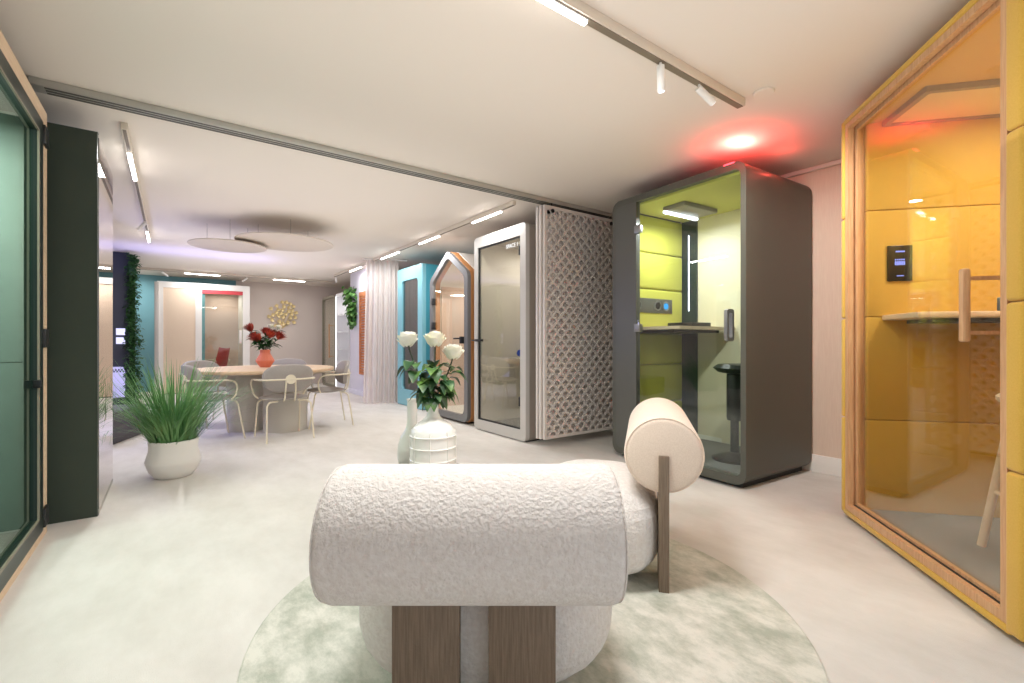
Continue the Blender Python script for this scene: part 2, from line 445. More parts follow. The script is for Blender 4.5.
P = CAMF*1.2+CAMR*(-0.0965)
c1 = thing('lounge_chair', 'white boucle lounge chair in the foreground seen from behind', 'armchair', (P.x, P.y, 0.011), math.radians(-36), 'white bolster lounge chairs')
bolster(c1, 0.718, 0.167, 0.554, 'boucle', 'boucle')
obj('seat', superell(BM(), 0.405, 0.33, 0.225, 2.7, 0.015, 0.38, 0.225), 'boucle', c1, 0)
for cx_ in (-0.122, 0.122):
    obj('leg', B(cx_-0.085, cx_+0.085, -0.02, 0.02, 0.0, 0.50, 0.002), 'slat', c1)
c2 = thing('lounge_chair', 'white lounge chair at right seen from its bolster end with one wooden slat leg', 'armchair', (1.95, 1.437, 0.011), math.radians(38.4), 'white bolster lounge chairs')
bolster(c2, 0.73, 0.163, 0.563, 'linen', 'linen')
obj('seat', superell(BM(), 0.37, 0.30, 0.212, 3.0, -0.10, 0.302, 0.212), 'boucle', c2, 0)
obj('leg', B(-0.386, -0.21, -0.021, 0.021, 0.0, 0.565, 0.002), 'slat', c2)
obj('leg', B(0.21, 0.386, -0.021, 0.021, 0.0, 0.565, 0.002), 'slat', c2)

P = CAMF*2.27+CAMR*(-0.43)
ct = thing('side_table', 'small round dark side table hidden behind the foreground chair bolster', 'table', (P.x, P.y, 0.0))
obj('tabletop', lathe(BM(), [(0.245, 0.385), (0.25, 0.39), (0.25, 0.405), (0.245, 0.41)], 48), 'table_dark', ct)
obj('pedestal', lathe(BM(), [(0.16, 0.0), (0.16, 0.012), (0.03, 0.03), (0.03, 0.386)], 32), 'table_dark', ct)

# ------------------------------------------------------------------ vases and roses
VX, VY = (CAMF*2.2+CAMR*(-0.371)).x, (CAMF*2.2+CAMR*(-0.371)).y
v = thing('bottle_vase', 'white ceramic bottle vase with raised grid ribs holding white roses', 'vase', (VX, VY, 0.41))
prof = [(0.09, 0), (0.103, 0.008), (0.106, 0.03), (0.106, 0.20), (0.101, 0.228), (0.085, 0.25), (0.055, 0.272), (0.034, 0.29), (0.026, 0.31), (0.024, 0.35), (0.025, 0.362), (0.029, 0.366), (0.029, 0.374), (0.023, 0.376), (0.02, 0.34), (0.02, 0.30)]
obj('body', lathe(BM(), prof, 48), 'white_gloss', v)
bm = BM()
for z in (0.035, 0.095, 0.152, 0.205):
    tube(bm, [(0.107*math.cos(2*PI*k/48), 0.107*math.sin(2*PI*k/48), z) for k in range(48)], 0.0032, 6, closed=True)
for k in range(8):
    a = 2*PI*k/8+0.2
    tube(bm, [(r*math.cos(a), r*math.sin(a), z) for r, z in ((0.106, 0.03), (0.107, 0.1), (0.107, 0.2), (0.102, 0.228))], 0.003, 6)
obj('ribs', bm, 'white_gloss', v)
P = CAMF*2.37+CAMR*(-0.506)
v = obj('pitcher_vase', lathe(BM(), [(0.05, 0), (0.066, 0.02), (0.074, 0.07), (0.07, 0.12), (0.056, 0.165), (0.034, 0.2), (0.025, 0.225), (0.0245, 0.34), (0.029, 0.352), (0.024, 0.352), (0.02, 0.3)], 40), 'white_gloss', None, loc=(P.x, P.y, 0.41))
tag(v, 'plain white slender-necked vase standing just left behind the ribbed vase', 'vase')

def rose_blossom(bm, c, r, seed):
    """layered cupped petals: each petal is a patch of a shell, the outer ones opening and curling at the rim"""
    rr = random.Random(seed); c = Vector(c); n = 44
    for i in range(n):
        t = i/(n-1); az = i*2.39996+rr.uniform(-0.2, 0.2)
        rho = r*(0.22+0.78*t**0.8); top = 0.25+1.25*t**1.2+rr.uniform(-0.15, 0.15); half = 0.9-0.42*t
        tilt = Vector((rr.uniform(-1, 1), rr.uniform(-1, 1), 0))*r*0.05
        g = []
        for a_ in range(7):
            f = a_/6; row = []
            for b_ in range(7):
                x = (b_-3)/3
                ph = 2.75-(2.75-top)*f*(1-0.10*x*x)
                q = rho*(1+(0.10+0.22*t)*max(0, f-0.55)**2*5+rr.uniform(-0.05, 0.05)*f)*(1-0.10*x*x)
                p = Vector((math.sin(ph)*math.cos(az+x*half*(0.35+0.65*math.sin(min(1, f*1.25)*PI/2))), math.sin(ph)*math.sin(az+x*half*(0.35+0.65*math.sin(min(1, f*1.25)*PI/2))), math.cos(ph)*1.08))*q
                p += Vector((0, 0, r*0.22*(1-t)))+tilt*f+Vector((rr.uniform(-1, 1), rr.uniform(-1, 1), rr.uniform(-1, 1)))*r*0.02
                row.append(bm.verts.new(c+p))
            g.append(row)
        for a_ in range(6):
            for b_ in range(6): bm.faces.new((g[a_][b_], g[a_][b_+1], g[a_+1][b_+1], g[a_+1][b_]))
    return bm

mouth = Vector((VX, VY, 0.775))
for i, (dc, dd, zz, lb) in enumerate(((-0.120, 0.0, 1.068, 'white rose at left in the ribbed bottle vase'), (0.014, -0.02, 1.068, 'middle white rose in the ribbed bottle vase'), (0.094, 0.02, 1.008, 'lower white rose leaning right in the ribbed bottle vase'))):
    hp = Vector((VX, VY, 0))+(CAMR*dc+CAMF*dd).to_3d(); hp.z = zz
    b0 = mouth+Vector(((i-1)*0.006, (i-1)*-0.004, -0.05))
    t = thing('white_rose', lb, 'rose', tuple(b0), 0, 'white roses in the bottle vase')
    off = b0
    mid = b0.lerp(hp, 0.55)+Vector((0, 0, 0.02))+(CAMR*dc*0.12).to_3d()
    path = spline([b0-off, mouth-off+Vector(((i-1)*0.006, (i-1)*-0.004, 0)), mid-off, hp-off-Vector((0, 0, 0.02))])
    obj('stem', tube(BM(), path, 0.0035, 8), 'stem', t)
    obj('blossom', rose_blossom(BM(), hp-off, 0.043, i), 'petal_white', t)
    bm = BM(); rr = random.Random(30+i)
    for k in range(24):
        q = path[int(len(path)*0.42)+int(k/24*len(path)*0.34)]
        az = rr.uniform(0, 2*PI); d = Vector((math.cos(az), math.sin(az), rr.uniform(-0.7, 0.5)))
        L = rr.uniform(0.058, 0.085); leaf(bm, q+d.normalized()*0.018, d, L, L*0.8, droop=0.45)
        tube(bm, [q, q+d.normalized()*0.02], 0.0015, 5)
    obj('leaves', bm, 'leaf_rose', t)

# ------------------------------------------------------------------ potted grass
pg = thing('potted_grass', 'tall green ornamental grass in a white faceted pot', 'potted plant', (0.01, 4.53, 0))
bm = BM(); prof = [(0.11, 0.0), (0.125, 0.006), (0.158, 0.05), (0.182, 0.11), (0.183, 0.128), (0.170, 0.18), (0.162, 0.22), (0.166, 0.285), (0.158, 0.29), (0.155, 0.26)]
n = 14; rings = []
for i, (r, z) in enumerate(prof):
    rings.append([bm.verts.new((r*math.cos(2*PI*(k+0.25*i)/n), r*math.sin(2*PI*(k+0.25*i)/n), z)) for k in range(n)])
for a, b in zip(rings, rings[1:]):
    for k in range(n): bm.faces.new((a[k], a[(k+1) % n], b[(k+1) % n], b[k]))
bm.faces.new(rings[0][::-1]); bm.faces.new(rings[-1])
obj('planter', bm, 'white', pg, 50)
def blades(bm, n, rr, base_r, z0, lens, spread, w):
    for i in range(n):
        az = rr.uniform(0, 2*PI); br = base_r*math.sqrt(rr.random()); L = rr.uniform(*lens); sp = spread*rr.random()**0.7
        az2 = az+rr.uniform(-0.5, 0.5)
        d = Vector((math.cos(az2), math.sin(az2), 0)); s = Vector((-d.y, d.x, 0))
        p = Vector((br*math.cos(az), br*math.sin(az), z0)); ang = 0.06+sp*0.50; prev = None
        droop = 0.03+sp*0.085
        for k in range(8):
            t = k/7; ww = w*(1-t)**0.6*0.5+0.0004
            row = (bm.verts.new(p-s*ww), bm.verts.new(p+s*ww))
            if prev: bm.faces.new((prev[0], prev[1], row[1], row[0]))
            prev = row
            a = ang+droop*(k**1.35)/2.2
            p = p+(d*math.sin(a)+Vector((0, 0, math.cos(a))))*L/7
            if p.x < -0.35 and p.y < 0.06: p.x = -0.35
rr = random.Random(5); bm = BM()
blades(bm, 480, rr, 0.14, 0.25, (0.42, 0.74), 1.25, 0.010)
blades(bm, 110, rr, 0.14, 0.25, (0.5, 0.82), 1.9, 0.005)
obj('grass_blades', bm, 'grass', pg, 0)

# ------------------------------------------------------------------ round table, chairs, protea vase
tb = thing('dining_table', 'round pale oak table on two taupe curved pedestals', 'table', (0.92, 6.32, 0))
obj('tabletop', lathe(BM(), [(0.745, 0.70), (0.762, 0.708), (0.766, 0.72), (0.766, 0.733), (0.758, 0.74)], 96), 'tabletop', tb)
def half_col(cx_, cy_, a, r, n=24):
    bm = BM(); pts = [(r*math.cos(PI*k/n), r*math.sin(PI*k/n)) for k in range(n+1)]
    pts = [(x*math.cos(a)-y*math.sin(a)+cx_, x*math.sin(a)+y*math.cos(a)+cy_) for x, y in pts]
    lo = [bm.verts.new((x, y, 0)) for x, y in pts]; hi = [bm.verts.new((x, y, 0.702)) for x, y in pts]
    bm.faces.new(lo[::-1]); bm.faces.new(hi)
    for k in range(len(pts)): j = (k+1) % len(pts); bm.faces.new((lo[k], lo[j], hi[j], hi[k]))
    return bm
obj('pedestal', half_col(0.17, -0.14, math.radians(205), 0.26), 'pedestal', tb)
obj('pedestal', half_col(-0.20, 0.12, math.radians(150), 0.20), 'pedestal', tb)

def make_chair(label):
    t = thing('dining_chair', label, 'chair', (0, 0, 0), 0, 'grey chairs around the round table')
    s = superell(BM(), 0.24, 0.235, 0.03, 3.2, 0, 0.02, 0.445, 36, 12)
    obj('seat', s, 'chair_grey', t, 0)
    bm = BM(); n = 40; f = []; bk = []
    def oval(k, sc_):
        a = 2*PI*k/n; x = 0.255*math.copysign(abs(math.cos(a))**0.72, math.cos(a))*sc_; z = 0.15*math.copysign(abs(math.sin(a))**0.72, math.sin(a))*sc_
        return x, z
    layers = []
    for sc_, dy in ((0.02, 0.030), (0.9, 0.030), (1.0, 0.018), (1.0, -0.006), (0.9, -0.018), (0.02, -0.018)):
        L = []
        for k in range(n):
            x, z = oval(k, sc_); L.append(bm.verts.new((x, -0.225+dy+0.9*x*x-0.16*z, 0.662+z)))
        layers.append(L)
    for a, b in zip(layers, layers[1:]):
        for k in range(n): bm.faces.new((a[k], a[(k+1) % n], b[(k+1) % n], b[k]))
    bm.faces.new(layers[0]); bm.faces.new(layers[-1][::-1])
    obj('backrest', bm, 'chair_grey', t, 60)
    bm = cyl(BM(), (0, -0.235, 0.652), (0, -0.268, 0.655), 0.05, 28); obj('back_hub', bm, 'cream_metal', t)
    r = 0.0095
    for s_ in (-1, 1):
        bm = BM()
        tube(bm, spline([(0, -0.262, 0.652), (s_*0.14, -0.25, 0.652), (s_*0.255, -0.19, 0.652), (s_*0.29, -0.07, 0.65), (s_*0.295, 0.06, 0.647), (s_*0.293, 0.13, 0.622), (s_*0.285, 0.155, 0.56), (s_*0.265, 0.145, 0.48), (s_*0.225, 0.12, 0.432)]), r, 10)
        obj('armrest', bm, 'cream_metal', t)
        obj('back_support', tube(BM(), spline([(s_*0.045, -0.262, 0.65), (s_*0.05, -0.252, 0.56), (s_*0.052, -0.23, 0.46), (s_*0.055, -0.19, 0.418)]), r*0.9, 10), 'cream_metal', t)
        obj('leg', tube(BM(), spline([(s_*0.10, -0.15, 0.415), (s_*0.18, -0.18, 0.412), (s_*0.215, -0.205, 0.385), (s_*0.222, -0.215, 0.33), (s_*0.235, -0.265, 0.0)]), r, 10), 'cream_metal', t)
        obj('leg', tube(BM(), spline([(s_*0.10, 0.15, 0.415), (s_*0.18, 0.17, 0.412), (s_*0.215, 0.185, 0.385), (s_*0.222, 0.195, 0.33), (s_*0.235, 0.25, 0.0)]), r, 10), 'cream_metal', t)
    return t
def face(x, y, tx=0.92, ty=6.32): return math.atan2(-(tx-x), ty-y)
ch = make_chair('grey upholstered chair with cream tubular frame nearest the camera at the round table')
ch.location = (1.0, 5.66, 0); ch.rotation_euler = (0, 0, math.radians(5))
G = 'grey chairs around the round table'
copy_tree(ch, (1.60, 6.20, 0), math.radians(86), 'grey chair with cream frame at right of the round table turned left', G)
copy_tree(ch, (0.345, 6.02, 0), math.radians(-76), 'grey chair with cream frame at left of the table behind the grass', G)
copy_tree(ch, (1.28, 7.16, 0), face(1.28, 7.16), 'grey chair behind the round table with only its back top showing', G)
copy_tree(ch, (0.40, 7.10, 0), face(0.40, 7.10), 'grey chair at the far left of the table mostly hidden by grass', G)

pv = obj('protea_vase', lathe(BM(), [(0.055, 0), (0.06, 0.004), (0.105, 0.075), (0.106, 0.085), (0.06, 0.165), (0.056, 0.18), (0.06, 0.215), (0.052, 0.215), (0.048, 0.17)], 14), 'terracotta', None, 20, loc=(0.93, 6.46, 0.74))
tag(pv, 'faceted coral clay vase on the round table', 'vase')
def protea(i, tgt, kind, lb):
    b0 = Vector((0.93, 6.46, 0.86)); tgt = Vector(tgt)
    red = kind == 'red'
    t = thing('protea_flower' if red else 'white_flower', lb, 'flower', tuple(b0), 0, 'red proteas in the coral vase' if red else 'white blooms in the coral vase')
    m1 = Vector((0.93+(tgt.x-0.93)*0.12, 6.46+(tgt.y-6.46)*0.12, 0.96))-b0
    e = tgt-b0
    obj('stem', tube(BM(), spline([(0, 0, 0), m1, e]), 0.004, 6), 'stem', t)
    bm = BM(); rr = random.Random(90+i); ax = (e-m1).normalized()
    if red:
        s = ax.orthogonal().normalized(); u = ax.cross(s)
        for k in range(30):
            lay = k/30; az = k*2.4; op = 0.75-0.6*lay
            d = ax*math.cos(op)+(s*math.cos(az)+u*math.sin(az))*math.sin(op)
            leaf(bm, e-ax*0.03, d, 0.12, 0.036, droop=0.0)
    else:
        rose_blossom(bm, e, 0.032, i)
    obj('blossom', bm, 'petal_red' if red else 'petal_white', t)
    bm = BM()
    for k in range(10):
        q = m1.lerp(e, 0.1+0.085*k); az = rr.uniform(0, 6.28)
        leaf(bm, q, (math.cos(az), math.sin(az), rr.uniform(-0.2, 0.6)), 0.12, 0.05, droop=0.2)
    obj('leaves', bm, 'leaf_dark', t)
fl_ = [(-0.22, 0.03, 1.20, 'red', 'red protea at far left of the coral vase'), (-0.13, -0.03, 1.09, 'red', 'lowest red protea at left front in the coral vase'),
       (-0.05, -0.08, 1.07, 'red', 'red protea front and centre low in the coral vase'), (0.0, 0.02, 1.15, 'red', 'dark red protea in the middle of the coral vase bunch'),
       (0.10, -0.05, 1.12, 'red', 'red protea right of the centre in the coral vase'), (0.20, -0.02, 1.10, 'red', 'red protea bud at far right in the coral vase'),
       (-0.29, 0.05, 1.24, 'white', 'white bloom at upper left of the protea bunch'), (0.03, 0.08, 1.25, 'white', 'white bloom at the top middle of the protea bunch'), (0.14, 0.08, 1.24, 'white', 'white bloom at upper right of the protea bunch')]
for i, (dc, dd, z, k, lb) in enumerate(fl_):
    p = Vector((0.93, 6.46))+CAMR*dc*0.92+CAMF*dd
    protea(i, (p.x, p.y, z), k, lb)

# ------------------------------------------------------------------ charcoal booth
def cushion_wall(parent, name, m, x0, x1, y, th, zs, ydir=1, bev=0.02):
    for a, b in zip(zs, zs[1:]):
        ys = sorted((y, y-ydir*th))
        obj(name, B(x0, x1, ys[0], ys[1], a+0.002, b-0.002, min(bev, th*0.45), 3), m, parent)

cb = thing('acoustic_booth', 'tall charcoal acoustic phone booth with lime padded interior', 'booth', (3.255, 1.69, 0), math.radians(-3))
W, H, D = 1.29, 2.34, 0.94
obj('shell', ring_x(BM(), rrect(0, W, 0.03, H, 0.085, 8), rrect(0.04, W-0.04, 0.09, H-0.055, 0.05, 8), 0, D), 'charcoal', cb)
obj('plinth', B(0.06, D-0.03, 0.06, W-0.06, 0.0, 0.05), 'black', cb)
obj('front_panel', B(0.0, 0.05, 1.005, W-0.035, 0.088, H-0.052), 'charcoal_edge', cb)
obj('rear_panel', B(D-0.03, D-0.005, 0.03, W-0.03, 0.08, H-0.05), 'pale_panel', cb)
obj('corner_strip', B(D-0.045, D-0.028, 1.03, 1.205, 0.09, H-0.055), 'dark_teal', cb)
obj('corner_light', B(D-0.05, D-0.042, 1.118, 1.125, 1.36, 2.12), 'indoor_led', cb)
cushion_wall(cb, 'wall_cushion', 'lime', 0.055, D-0.045, W-0.042, 0.055, [0.10, 0.46, 0.83, 1.13, 1.56, 1.91, 2.262], 1, 0.022)
obj('ceiling_pad', B(0.055, D-0.035, 0.045, W-0.1, H-0.075, H-0.052), 'lime', cb)
obj('floor_pad', B(0.05, D-0.035, 0.045, W-0.045, 0.085, 0.10), 'grey_carpet', cb)
lf = obj('ceiling_lamp', B(0.27, 0.74, 0.70, 0.94, H-0.115, H-0.074, 0.01), 'grey_trim', cb)
obj('lamp_tube', B(0.27, 0.74, 0.905, 0.935, H-0.135, H-0.11, 0.006), 'indoor_led', lf)
obj('desk', poly_x(BM(), [(0, 0)]*0+[(0.62, 1.160), (W-0.098, 1.160), (W-0.098, 1.185), (0.62, 1.185)], 0.09, D-0.05), 'oak_h', cb)
obj('desk_bracket', B(0.22, D-0.06, 0.78, W-0.098, 1.135, 1.159), 'black', cb)
dv = obj('socket_panel', B(0.15, 0.72, W-0.106, W-0.094, 1.33, 1.47, 0.004), 'charcoal_edge', cb)
for x, mm in ((0.22, 'dark_metal'), (0.50, 'dark_metal'), (0.62, 'blue_glow')):
    bm = BM(); tube(bm, [(x+0.042*math.cos(2*PI*k/24), W-0.108, 1.40+0.042*math.sin(2*PI*k/24)) for k in range(24)], 0.007, 8, closed=True)
    obj('socket_ring', bm, 'steel', dv)
    obj('socket_face', cyl(BM(), (x, W-0.112, 1.40), (x, W-0.10, 1.40), 0.03, 20), mm, dv)
dr = obj('door', poly_x(BM(), [(0.042, 0.092), (1.004, 0.092), (1.004, H-0.058), (0.042, H-0.058)], 0.012, 0.020), 'glass', cb)
bm = BM(); ha = rrect(0.0, 0.085, 1.055, 1.285, 0.025, 5)
ring = ring_x(bm, ha, rrect(0.022, 0.063, 1.08, 1.26, 0.012, 5), -0.013, 0.013)
bmesh.ops.transform(bm, matrix=Matrix.Translation((0, 0.10, 0)) @ Matrix.Rotation(PI/2, 4, 'Z'), verts=bm.verts)
obj('pull_handle', bm, 'steel', dr)
for z in (2.04, 1.175, 0.30):
    obj('hinge', B(-0.012, 0.03, 0.955, 1.02, z-0.035, z+0.035, 0.004), 'steel', dr)
bm = B(-0.003, 0.02, 0.085, 0.17, H-0.006, H+0.004, 0.002); obj('indicator_light', bm, 'red_led', cb)

st = thing('bar_stool', 'black saddle-seat stool standing inside the charcoal booth', 'stool', (3.255+0.42, 1.69+0.31, 0.10), math.radians(-30))
s = superell(BM(), 0.16, 0.14, 0.042, 2.6, 0, 0, 0.735, 32, 12)
for v_ in s.verts: v_.co.z += 0.35*v_.co.x**2
obj('seat', s, 'black', st, 0)
obj('column', lathe(BM(), [(0.055, 0.32), (0.06, 0.34), (0.06, 0.69), (0.045, 0.73)], 24), 'black', st)
obj('lower_column', cyl(BM(), (0, 0, 0.04), (0, 0, 0.34), 0.032, 20), 'dark_metal', st)
obj('base', lathe(BM(), [(0.17, 0.0), (0.172, 0.02), (0.06, 0.06), (0.03, 0.065)], 32), 'dark_metal', st)
lp = thing('docking_box', 'flat black device lying on the charcoal booth desk', 'device', (3.255+0.60, 1.69+0.84, 1.185), math.radians(-3))
obj('case', B(-0.14, 0.14, -0.13, 0.13, 0.0, 0.042, 0.006), 'black', lp)

# ------------------------------------------------------------------ light grey booth
gb = thing('acoustic_booth', 'light grey phone booth with white lettering on its glass door beside the lattice panels', 'booth', (2.965, 3.84, 0), 0)
W, H, D = 1.02, 2.30, 1.15
obj('front_frame', ring_x(BM(), rrect(0, W, 0.012, H, 0.05, 8), rrect(0.095, W-0.075, 0.125, H-0.125, 0.012, 8), 0, 0.05), 'grey_frame', gb)
obj('shell', ring_x(BM(), rrect(0.0, W, 0.012, H, 0.05, 8), rrect(0.05, W-0.05, 0.06, H-0.06, 0.03, 8), 0.05, D), 'grey_shell', gb)
obj('plinth', B(0.04, D-0.02, 0.04, W-0.04, 0, 0.02), 'black', gb)
obj('rear_panel', B(D-0.04, D-0.005, 0.03, W-0.03, 0.05, H-0.04), 'beige_inner', gb)
obj('side_panel', B(0.06, D-0.045, W-0.07, W-0.048, 0.06, H-0.06), 'beige_inner', gb)
obj('side_panel', B(0.06, D-0.045, 0.048, 0.07, 0.06, H-0.06), 'beige_inner', gb)
obj('floor_pad', B(0.06, D-0.045, 0.05, W-0.05, 0.055, 0.08), 'grey_carpet', gb)
obj('ceiling_lamp', B(0.35, 0.75, 0.35, 0.65, H-0.075, H-0.058, 0.004), 'white', gb)
dr = obj('door', poly_x(BM(), [(0.1, 0.13), (W-0.08, 0.13), (W-0.08, H-0.13), (0.1, H-0.13)], 0.02, 0.028), 'glass_warm', gb)
obj('door_seal', ring_x(BM(), rrect(0.094, W-0.074, 0.124, H-0.124, 0.012, 8), rrect(0.112, W-0.092, 0.142, H-0.142, 0.01, 8), 0.012, 0.034), 'black', gb)
bm = B(-0.045, 0.03, W-0.16, W-0.08, 1.055, 1.085, 0.004); box(bm, -0.055, -0.04, W-0.24, W-0.02, 1.062, 1.078, 0.004)
obj('lever_handle', bm, 'black', dr)
for z in (0.42, 2.02): obj('hinge', B(0.0, 0.035, 0.10, 0.125, z-0.05, z+0.05, 0.003), 'dark_metal', dr)
bm = text_mesh('SPACE 1', 0.062)
bmesh.ops.transform(bm, matrix=Matrix.Translation((0.016, 0.262, 2.095)) @ Matrix(((0, 0, -1, 0), (-1, 0, 0, 0), (0, 1, 0, 0), (0, 0, 0, 1))), verts=bm.verts)
obj('lettering', bm, 'letters', dr, 0)
obj('desk', B(0.45, D-0.045, 0.45, W-0.08, 0.84, 0.86, 0.004), 'beige_inner', gb)
o = obj('cushion', superell(BM(), 0.13, 0.12, 0.05, 3.5, 0, 0, 0.05, 28, 12), 'cobalt', None, 0, loc=(3.60, 4.61, 0.8605))
tag(o, 'cobalt blue cushion on the ledge inside the light grey booth', 'cushion')

# ------------------------------------------------------------------ lattice panels
def lattice_bm(w, h):
    bm = BM(); r = 0.0565; d0, d1 = -0.008, 0.008
    rows = int(h/r)+1; cols = int(w/(2*r))+2
    N = 8
    for j in range(rows):
        z = 0.03+j*r
        for i in range(cols):
            x = i*2*r+(r if j % 2 else 0)+0.0
            if x-r < 0.0 or x+r > w or z+r > h-0.01: continue
            prev = None
            for k in range(N+1):
                a = PI*k/N
                ro, ri = r*1.03, r*0.66
                q = [(x+ro*math.cos(a), d0, z+ro*math.sin(a)), (x+ri*math.cos(a), d0, z+ri*math.sin(a)*0.98),
                     (x+ri*math.cos(a), d1, z+ri*math.sin(a)*0.98), (x+ro*math.cos(a), d1, z+ro*math.sin(a))]
                q = [bm.verts.new(c) for c in q]
                if prev:
                    for e in range(4): bm.faces.new((prev[e], prev[(e+1) % 4], q[(e+1) % 4], q[e]))
                prev = q
    return bm
def panel(label, x, y):
    t = thing('lattice_panel', label, 'room divider', (x, y, 0.09), 0, 'sliding lattice panels')
    w, h = 1.10, 2.31
    f = BM(); e = 0.03
    box(f, 0, e, -0.013, 0.013, 0, h); box(f, w-e, w, -0.013, 0.013, 0, h)
    box(f, e, w-e, -0.013, 0.013, 0, e); box(f, e, w-e, -0.013, 0.013, h-e, h)
    obj('panel_frame', f, 'lattice', t)
    return t
p1 = panel('front sliding lattice panel with fish-scale openings hanging from the rail', 2.955, 3.535)
lat = obj('lattice', lattice_bm(1.10, 2.31), 'lattice', p1, 30)
bm = BM()
for x in (0.10, 0.95): tube(bm, [(x, 0, 2.30), (x, 0, 2.352)], 0.008, 8)
obj('hanger', bm, 'dark_metal', p1)
bm = BM()
for x in (0.10, 0.95): cyl(bm, (x, -0.011, 2.26), (x, -0.022, 2.26), 0.02, 16)
obj('mounting_boss', bm, 'dark_metal', p1)
for k, lb in ((1, 'middle sliding lattice panel just behind the front one'), (2, 'rearmost sliding lattice panel next to the light grey booth')):
    copy_tree(p1, (2.945-0.004*k, 3.535+0.045*k, 0.09), 0, lb)

# ------------------------------------------------------------------ house-shaped booth
hb = thing('acoustic_booth', 'house-shaped booth with slate frame and orange wood edge', 'booth', (3.0, 5.08, 0), 0)
def house(m, top=0): return rpoly([(m, 0.03+m), (1.06-m, 0.03+m), (1.06-m, 1.93-m*0.45), (0.53, 2.285-m*1.15), (m, 1.93-m*0.45)], [0.12, 0.12, 0.12, 0.12, 0.12], 7)
obj('front_frame', ring_x(BM(), house(0), house(0.085), 0.0, 0.05), 'house_frame', hb)
obj('wood_edge', ring_x(BM(), house(-0.006), house(0.05), 0.05, 0.14), 'house_wood', hb)
obj('shell', ring_x(BM(), house(-0.01), house(0.05), 0.14, 1.15), 'white', hb)
obj('plinth', B(0.08, 1.1, 0.12, 0.94, 0, 0.04), 'black', hb)
obj('rear_panel', poly_x(BM(), house(0.03), 1.10, 1.145), 'rose_beige', hb)
obj('wood_lining', B(0.15, 1.1, 0.985, 1.008, 0.1, 1.85), 'rose_beige', hb)
obj('bench_seat', B(0.6, 1.098, 0.06, 0.98, 0.08, 0.46, 0.02), 'beige_inner', hb)
dr = obj('door', poly_x(BM(), house(0.07), 0.02, 0.028), 'glass_warm', hb)
bm = B(-0.04, 0.03, 0.09, 0.14, 1.03, 1.12, 0.004); box(bm, -0.05, -0.035, 0.10, 0.28, 1.085, 1.105, 0.004)
obj('lever_handle', bm, 'black', dr)
for z in (1.28, 1.62): obj('hinge', B(-0.008, 0.03, 0.93, 1.0, z-0.05, z+0.05, 0.004), 'black', dr)

# ------------------------------------------------------------------ sky blue booth
bb = thing('acoustic_booth', 'sky blue booth with a tall narrow rounded window between curtain and house-shaped booth', 'booth', (3.1, 6.6, 0), 0)
W, H, D = 0.97, 2.26, 1.05
obj('front_frame', ring_x(BM(), rrect(0, W, 0.01, H, 0.02, 6), rrect(0.17, W-0.17, 0.27, H-0.2, 0.06, 6), 0, 0.06), 'blue', bb)
obj('shell', ring_x(BM(), rrect(0, W, 0.01, H, 0.02, 6), rrect(0.05, W-0.05, 0.06, H-0.05, 0.02, 6), 0.06, D), 'blue_dark', bb)
obj('plinth', B(0.03, D-0.02, 0.03, W-0.03, 0, 0.02), 'black', bb)
obj('rear_panel', B(D-0.04, D-0.005, 0.03, W-0.03, 0.04, H-0.04), 'grey_shell', bb)
dr = obj('window_pane', poly_x(BM(), rrect(0.16, W-0.16, 0.26, H-0.19, 0.06, 6), 0.03, 0.038), 'glass_smoke', bb)
obj('latch', B(0.0, 0.05, 0.30, 0.36, 0.7, 0.73, 0.004), 'black', bb)

# ------------------------------------------------------------------ curtain
bm = BM(); n = 220; A = Vector((2.66, 7.86)); E_ = Vector((3.16, 7.68)); prev = None
for i in range(n+1):
    t = i/n; col = []
    dirv = (E_-A).normalized(); nv = Vector((-dirv.y, dirv.x))
    for j in range(12):
        z = 0.012+j/11*2.44
        amp = 0.030*(0.75+0.4*(1-j/11))
        q = A.lerp(E_, t)+nv*amp*(math.sin(t*2*PI*6.5)+0.4*math.sin(t*2*PI*2.3+1))
        q -= dirv*0.05*(1-j/11)*(1-t)
        col.append(bm.verts.new((q.x, q.y, z)))
    if prev:
        for j in range(11): bm.faces.new((prev[j], col[j], col[j+1], prev[j+1]))
    prev = col
cu = thing('curtain', 'pale sheer floor-length curtain left of the sky blue booth', 'curtain', (0, 0, 0))
obj('fabric', bm, 'curtain', cu, 80)
bm = BM(); cyl(bm, (2.60, 7.88, CEIL-0.012), (3.30, 7.63, CEIL-0.012), 0.012, 12); obj('curtain_rail', bm, 'white', cu)

# ------------------------------------------------------------------ far right row
lv = thing('partition_panel', 'lavender white full-height partition panel behind the curtain', 'partition', (3.0, 8.35, 0))
obj('panel', B(0, 0.12, 0, 1.5, 0.0, CEIL-0.002, 0.004), 'lavender', lv)
obj('plinth', B(-0.03, 0.0, 0, 1.5, 0, 0.09, 0.004), 'lavender', lv)
ls = thing('slatted_shutter', 'cedar brown slatted shutter mounted on the lavender partition', 'shutter', (2.998, 8.55, 0.42))
f = BM(); w, h = 0.64, 1.60
box(f, -0.03, 0, 0, 0.05, 0, h); box(f, -0.03, 0, w-0.05, w, 0, h); box(f, -0.03, 0, 0.05, w-0.05, 0, 0.06); box(f, -0.03, 0, 0.05, w-0.05, h-0.08, h)
obj('shutter_frame', f, 'brown_slat', ls)
bm = BM()
for k in range(28): box(bm, -0.025, -0.004, 0.05, w-0.05, 0.07+k*0.052, 0.07+k*0.052+0.036)
obj('slats', bm, 'brown_slat', ls)
iv = thing('hanging_ivy', 'green trailing ivy hanging on the end of the lavender partition', 'plant', (2.99, 9.58, 2.13))
bm = BM(); rr = random.Random(3)
